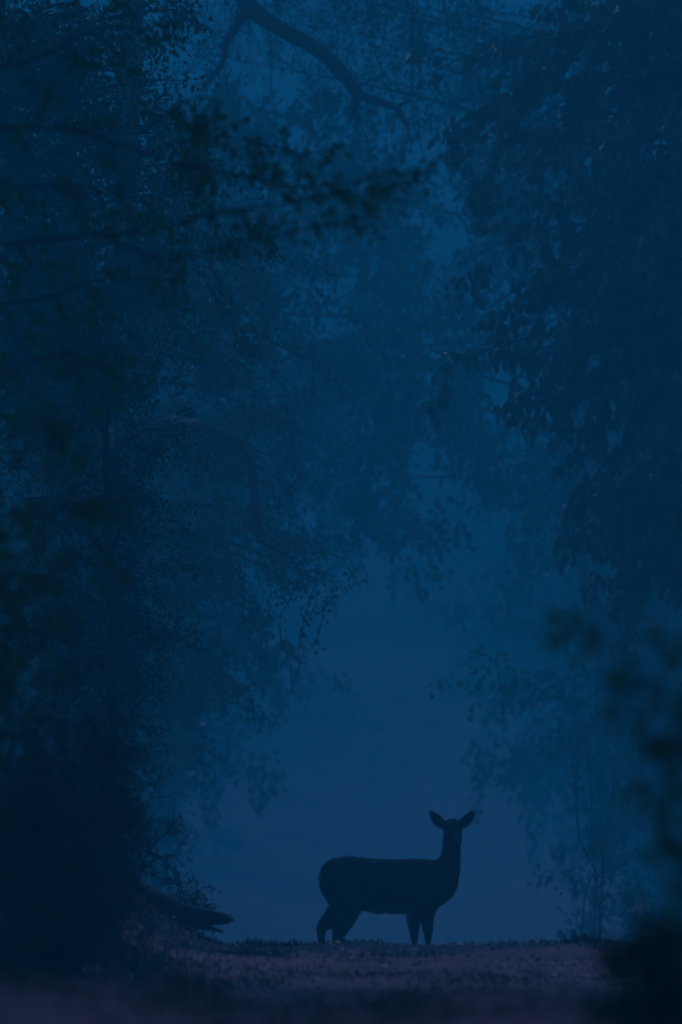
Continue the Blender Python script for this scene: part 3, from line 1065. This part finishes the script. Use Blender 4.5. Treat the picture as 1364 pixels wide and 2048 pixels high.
# ------------------------------------------------------------------ fallen log on the bank
def fallen_log():
    D = 57.3
    r = random.Random(8)
    c = [P(225, 1738, D + .5), P(275, 1772, D + .3), P(312, 1797, D + .1), P(350, 1819, D), P(395, 1832, D), P(430, 1836, D), P(462, 1837, D)]
    base = c[1].copy()
    t = thing('fallen_log', 'dark broken log jutting from the left bank above the path edge', 'log', base)
    g = Grower(8)
    pts = g.spline(c, .03)
    n = len(pts)
    mb = MB()
    rad = []
    for i in range(n):
        u = i / (n - 1)
        rr_ = .030 + .034 * math.sin(math.pi * min(1, u * .62 + .1)) if u < .9 else .055 - (u - .9) * .30
        rad.append(rr_)
    mb.tube(pts, rad, 12, .13, r)
    for k in range(5):
        q = pts[-1] + Vector((-.02, r.uniform(-.025, .025), r.uniform(-.02, .02)))
        mb.tube([q, q + Vector((r.uniform(.025, .05), r.uniform(-.01, .01), r.uniform(-.012, .008)))], [.009, .003], 5, .2, r)
    mb.obj('trunk', M_BARK_DARK, t, base)
    sb = MB()
    sp = g.spline([P(395, 1836, D), P(380, 1850, D - .1), P(372, 1856, D - .15)], .03)
    sb.tube(sp, [.02 - .01 * i / (len(sp) - 1) for i in range(len(sp))], 7, .08, r)
    sb.obj('branch_stub', M_BARK_DARK, t, base)
    # a second, lower stick lying under it
    c2 = [P(350, 1846, D + .2), P(395, 1852, D + .2), P(430, 1858, D + .2), P(447, 1864, D + .2)]
    b2 = c2[0].copy()
    t2 = MB()
    p2 = g.spline(c2, .05)
    t2.tube(p2, [.028 - .018 * i / (len(p2) - 1) for i in range(len(p2))], 7, .1, r)
    o = t2.obj('fallen_stick', M_BARK_DARK, None, b2)
    o.location = b2
    tag(o, 'short dark stick lying under the tip of the broken log', 'stick')


fallen_log()


# ------------------------------------------------------------------ grass, weeds and litter on the ground
def ground_cover():
    r = random.Random(303)
    blades, dry, litter = [], [], []

    def blade(lst, x, y, h, lean=.35):
        z = gz(x, y) - .01
        a = r.uniform(0, 6.283)
        lst.append((x, y, z, math.cos(a) * lean * r.random(), math.sin(a) * lean * r.random(), 1, math.cos(a + 1), math.sin(a + 1), .1, h, r.uniform(.008, .016)))

    # dark fringe along the crest, where the deer stands
    for i in range(9000):
        x = r.uniform(-1.2, 3.2)
        y = r.uniform(56.2, 60.5)
        k = noise.noise((x * 2.2, y * .8, 9))
        if k < -.15 and r.random() < .7:
            continue
        blade(blades, x, y, r.uniform(.008, .026) * (1.2 + k) * (1 + 2.8 * max(0, noise.noise((x * 5, y * 2, 2.5)))), .7)
    # clumps on the path
    for cx, cy, n, s, h in [(-.55, 53.2, 260, .12, .07), (-.5, 56.0, 45, .09, .07), (.1, 48.3, 420, .22, .04), (.75, 46.8, 420, .2, .045), (1.25, 50.2, 160, .2, .03), (-1.2, 50, 500, .3, .06), (1.6, 47, 300, .3, .045),
                            (-.35, 58.5, 45, .08, .085), (.98, 63, 60, .05, .32), (1.13, 63.5, 40, .04, .24), (-.9, 46, 500, .3, .08), (.35, 52.5, 250, .2, .05), (2.0, 53, 300, .25, .05)]:
        for i in range(n):
            blade(blades, r.gauss(cx, s), r.gauss(cy, s * 3.5), r.uniform(.3, 1) * h)
    # dry grass on the path and bank
    for i in range(4500):
        x = r.uniform(-2.6, 3.0)
        y = r.uniform(41, 57)
        k = noise.noise((x * 1.5, y * .5, 4))
        if k < 0 and r.random() < .8:
            continue
        blade(dry, x, y, r.uniform(.012, .045), .8)
    for i in range(6500):
        x = r.uniform(-2.6, -.95)
        y = r.uniform(46, 60)
        blade(blades if r.random() < .5 else dry, x, y, r.uniform(.015, .06), .7)
    for i in range(4500):
        x = r.uniform(-1.5, 1.5)
        y = r.gauss(25, 2.5)
        k = max(0, noise.noise((x * 3, y * .8, 6.1)))
        blade(blades if r.random() < .7 else dry, x, y, r.uniform(.012, .035) * (1 + 3 * k), .7)
    for i in range(1500):
        x = r.uniform(-1.5, -.55)
        y = r.uniform(56.6, 60)
        blade(blades, x, y, r.uniform(.02, .085) * min(1, (-.35 - x) * 1.4), .7)
    # fallen leaves
    for i in range(2600):
        x = r.uniform(-2.4, 3.0)
        y = r.uniform(40, 58) if i % 5 else r.uniform(19, 31)
        z = gz(x, y) + .006
        L = r.uniform(.025, .075)
        a = r.uniform(0, 6.283)
        litter.append((x, y, z, math.cos(a), math.sin(a), r.uniform(-.1, .35), r.uniform(-.5, .5), r.uniform(-.5, .5), 1, L, L * .55))
    for nm, lst, m in (('grass', blades, M_GRASS), ('dry_grass', dry, M_STRAW), ('leaf_litter', litter, M_LITTER)):
        o = leaf_cloud(nm, lst, LEAF_S, m)
        o['kind'] = 'stuff'


ground_cover()


# stones lying on the path
def stones():
    r = random.Random(404)
    m, n, b = new_mat('stone')
    f = noise_tex(n, 25, 5)
    n.links.new(mix_col(n, f, (.2, .13, .11), (.36, .25, .22)), b.inputs['Base Color'])
    b.inputs['Roughness'].default_value = .9
    import bmesh
    places = [(378, 1962, 'small pale stone lying by the bank, left of the path'), (828, 1906, 'flat pale stone at the front hooves of the deer')]
    for px, py, lab in places:
        lo = P(px, py, 1)
        d = 45.0
        for _ in range(40):
            p = P(px, py, d)
            d += (p.z - gz(p.x, d)) * 18
            d = min(max(d, 36), 56)
        bm = bmesh.new()
        bmesh.ops.create_icosphere(bm, subdivisions=3, radius=1)
        s = r.uniform(.025, .032)
        for v in bm.verts:
            k = 1 + .25 * noise.noise(v.co * 1.3 + Vector((px, 0, 0)))
            v.co = Vector((v.co.x * 1.5, v.co.y * 1.2, v.co.z * .7)) * (s * k)
        me = bpy.data.meshes.new('stone')
        bm.to_mesh(me)
        bm.free()
        me.polygons.foreach_set('use_smooth', [True] * len(me.polygons))
        me.materials.append(m)
        o = link('stone', me)
        p = P(px, py, d)
        o.location = (p.x, p.y, gz(p.x, p.y) + .008)
        tag(o, lab, 'stone', 'stones on the path')


stones()


# ------------------------------------------------------------------ the deer
def deer():
    import bmesh
    DY, S = 60.0, 280.0
    X0, Z0 = 770.0, 1928.0
    zg = CAM_H + (HOR - Z0) / FP * DY
    base = Vector(((X0 - 682) / FP * DY, DY, zg))
    t = thing('deer', 'spotted doe standing side-on on the path with her head turned to the camera', 'deer', base)
    bm = bmesh.new()

    def ell(px, py, yl, r, lat=1.0, flat=None):
        mat = Matrix.Translation(((px - X0) / S, yl / S, (Z0 - py) / S)) @ Matrix.Diagonal((r / S, r * lat / S, r / S, 1))
        bmesh.ops.create_icosphere(bm, subdivisions=2, radius=1, matrix=mat)

    def chain(pts, lat=1.0):
        for a, b in zip(pts[:-1], pts[1:]):
            L = math.dist(a[:3], b[:3])
            n = max(2, int(L / max(2.0, .22 * min(a[3], b[3]))) + 1)
            for i in range(n + 1):
                u = i / n
                q = [a[k] + (b[k] - a[k]) * u for k in range(4)]
                la = lat if len(a) < 5 and len(b) < 5 else (a + (lat,))[4] + ((b + (lat,))[4] - (a + (lat,))[4]) * u
                ell(q[0], q[1], q[2], q[3], la)

    # trunk: x, y, lateral, radius, lateral scale
    chain([(675, 1751, 0, 36, .85), (698, 1753, 0, 42, .85), (740, 1766, 0, 50, .82), (785, 1773, 0, 55, .8), (832, 1771, 0, 55, .74), (858, 1764, 0, 46, .72), (880, 1757, 0, 37, .7)])
    chain([(868, 1782, 0, 33, .8), (884, 1778, 0, 26, .8), (893, 1762, 0, 25, .8)])
    # neck
    chain([(878, 1757, 0, 38, .66), (893, 1740, -1, 28, .75), (901, 1718, -3, 20.5, .9), (903, 1695, -6, 18.5, 1), (904, 1668, -8, 17.5, 1)])
    # head, turned towards the camera
    chain([(905, 1655, -6, 19.5, 1.1), (906, 1661, -24, 17), (910, 1673, -44, 12.5), (912, 1682, -62, 9.5), (912.5, 1685, -70, 8)])
    chain([(909, 1674, -30, 13), (911, 1684, -55, 8.5)])
    # ears
    for (bx, by, tx, ty) in ((890, 1651, 860, 1620), (919, 1650, 949, 1619)):
        prof = [(0, 6), (.15, 8.5), (.35, 11.2), (.55, 11.2), (.75, 8.5), (.9, 5), (1, 2)]
        pts = [(bx + (tx - bx) * u, by + (ty - by) * u + 5 * math.sin(math.pi * u), -4 - 3 * math.sin(math.pi * u), r, .34) for u, r in prof]
        chain(pts)
    # hind legs: (near) forward one and the rear one
    chain([(690, 1768, -14, 38, .7), (694, 1795, -18, 33, .62), (703, 1812, -19, 23, .7), (690, 1838, -19, 20.5, .7), (679, 1862, -19, 15, .75), (674, 1884, -19, 10.5, .9), (671, 1893, -19, 8), (676, 1910, -19, 5.6), (679, 1920, -19, 5.5), (682, 1925, -19, 6)])
    chain([(678, 1770, 14, 37, .7), (684, 1795, 18, 30, .62), (684, 1812, 18, 23, .7), (666, 1834, 18, 19, .7), (650, 1848, 18, 14, .8), (643, 1857, 18, 10), (642, 1868, 18, 8.6), (643, 1890, 18, 7), (643, 1915, 18, 5.5), (647, 1925, 18, 6)])
    # front legs
    chain([(832, 1795, -17, 26, .6), (830, 1815, -17, 17.5, .8), (827, 1836, -16, 14.2, .85), (828, 1850, -16, 12, .9), (828, 1860, -16, 10, .9), (828, 1872, -16, 8.4), (829, 1888, -16, 5.5), (829, 1912, -16, 5), (833, 1925, -16, 6)])
    chain([(862, 1790, 17, 27, .6), (858, 1812, 17, 18, .8), (854, 1836, 16, 14.6, .85), (855, 1850, 16, 12.2, .9), (856, 1860, 16, 10.3, .9), (856, 1871, 16, 8.6), (856, 1888, 16, 5.5), (857, 1912, 16, 5), (861, 1925, 16, 6)])
    # belly fold and tail
    chain([(720, 1785, 0, 34, .8), (760, 1790, 0, 38, .8)])
    chain([(650, 1738, 0, 8), (645, 1755, 0, 7), (646, 1775, 0, 6), (651, 1790, 0, 3.5)])
    me = bpy.data.meshes.new('body_raw')
    bm.to_mesh(me)
    bm.free()
    tmp = link('body_raw', me)
    rm = tmp.modifiers.new('r', 'REMESH')
    rm.mode = 'VOXEL'
    rm.voxel_size = .0065
    sm = tmp.modifiers.new('s', 'SMOOTH')
    sm.factor = .5
    sm.iterations = 6
    dg = bpy.context.evaluated_depsgraph_get()
    me2 = bpy.data.meshes.new_from_object(tmp.evaluated_get(dg))
    bpy.data.objects.remove(tmp)
    me2.name = 'body'
    me2.materials.clear()
    me2.materials.append(M_COAT)
    me2.polygons.foreach_set('use_smooth', [True] * len(me2.polygons))
    link('body', me2, t)
    rf = random.Random(9)
    hairs = []
    polys = me2.polygons
    for _ in range(14000):
        p = polys[rf.randrange(len(polys))]
        c, nn = p.center, p.normal
        if c.z < .22:
            continue
        flow = Vector((-.75, 0, -.45)) if c.x < .42 else Vector((-.2, 0, -.9))
        a = nn * rf.uniform(.35, .8) + flow * .8 + Vector((rf.uniform(-.2, .2), rf.uniform(-.2, .2), rf.uniform(-.2, .2)))
        L = rf.uniform(.010, .019)
        q = c - nn * .002
        hairs.append((q.x, q.y, q.z, a.x, a.y, a.z, nn.x + .1, nn.y, nn.z, L, .0035))
    leaf_cloud('fur', hairs, LEAF_S, M_COAT, t)['kind'] = 'stuff'
    for nm, px, py, yl, r, m in (('eye', 893.5, 1660, -24, 4.2, M_EYE), ('eye', 921, 1660, -22, 4.2, M_EYE), ('nose', 912.5, 1684, -76, 5, M_NOSE)):
        b2 = bmesh.new()
        bmesh.ops.create_icosphere(b2, subdivisions=3, radius=r / S)
        if nm == 'nose':
            for v in b2.verts:
                v.co.x *= 1.2
                v.co.y *= .8
        mm = bpy.data.meshes.new(nm)
        b2.to_mesh(mm)
        b2.free()
        mm.materials.append(m)
        mm.polygons.foreach_set('use_smooth', [True] * len(mm.polygons))
        o = link(nm, mm, t)
        o.location = ((px - X0) / S, yl / S, (Z0 - py) / S)


deer()


# ------------------------------------------------------------------ haze
def haze():
    x0, x1, y0, y1, z0, z1 = -208, 208, -48, 566, -9, 92
    v = [(x, y, z) for x in (x0, x1) for y in (y0, y1) for z in (z0, z1)]
    f = [(0, 1, 3, 2), (4, 6, 7, 5), (0, 4, 5, 1), (2, 3, 7, 6), (0, 2, 6, 4), (1, 5, 7, 3)]
    me = bpy.data.meshes.new('haze')
    me.from_pydata(v, [], f)
    m = bpy.data.materials.new('haze')
    m.use_nodes = True
    n = m.node_tree
    n.nodes.clear()
    out = n.nodes.new('ShaderNodeOutputMaterial')
    pv = n.nodes.new('ShaderNodeVolumePrincipled')
    pv.inputs['Color'].default_value = HAZE_COLOR
    pv.inputs['Density'].default_value = HAZE_DENSITY
    pv.inputs['Anisotropy'].default_value = 0.0
    n.links.new(pv.outputs[0], out.inputs['Volume'])
    me.materials.append(m)
    o = link('haze', me)
    o['kind'] = 'stuff'


haze()
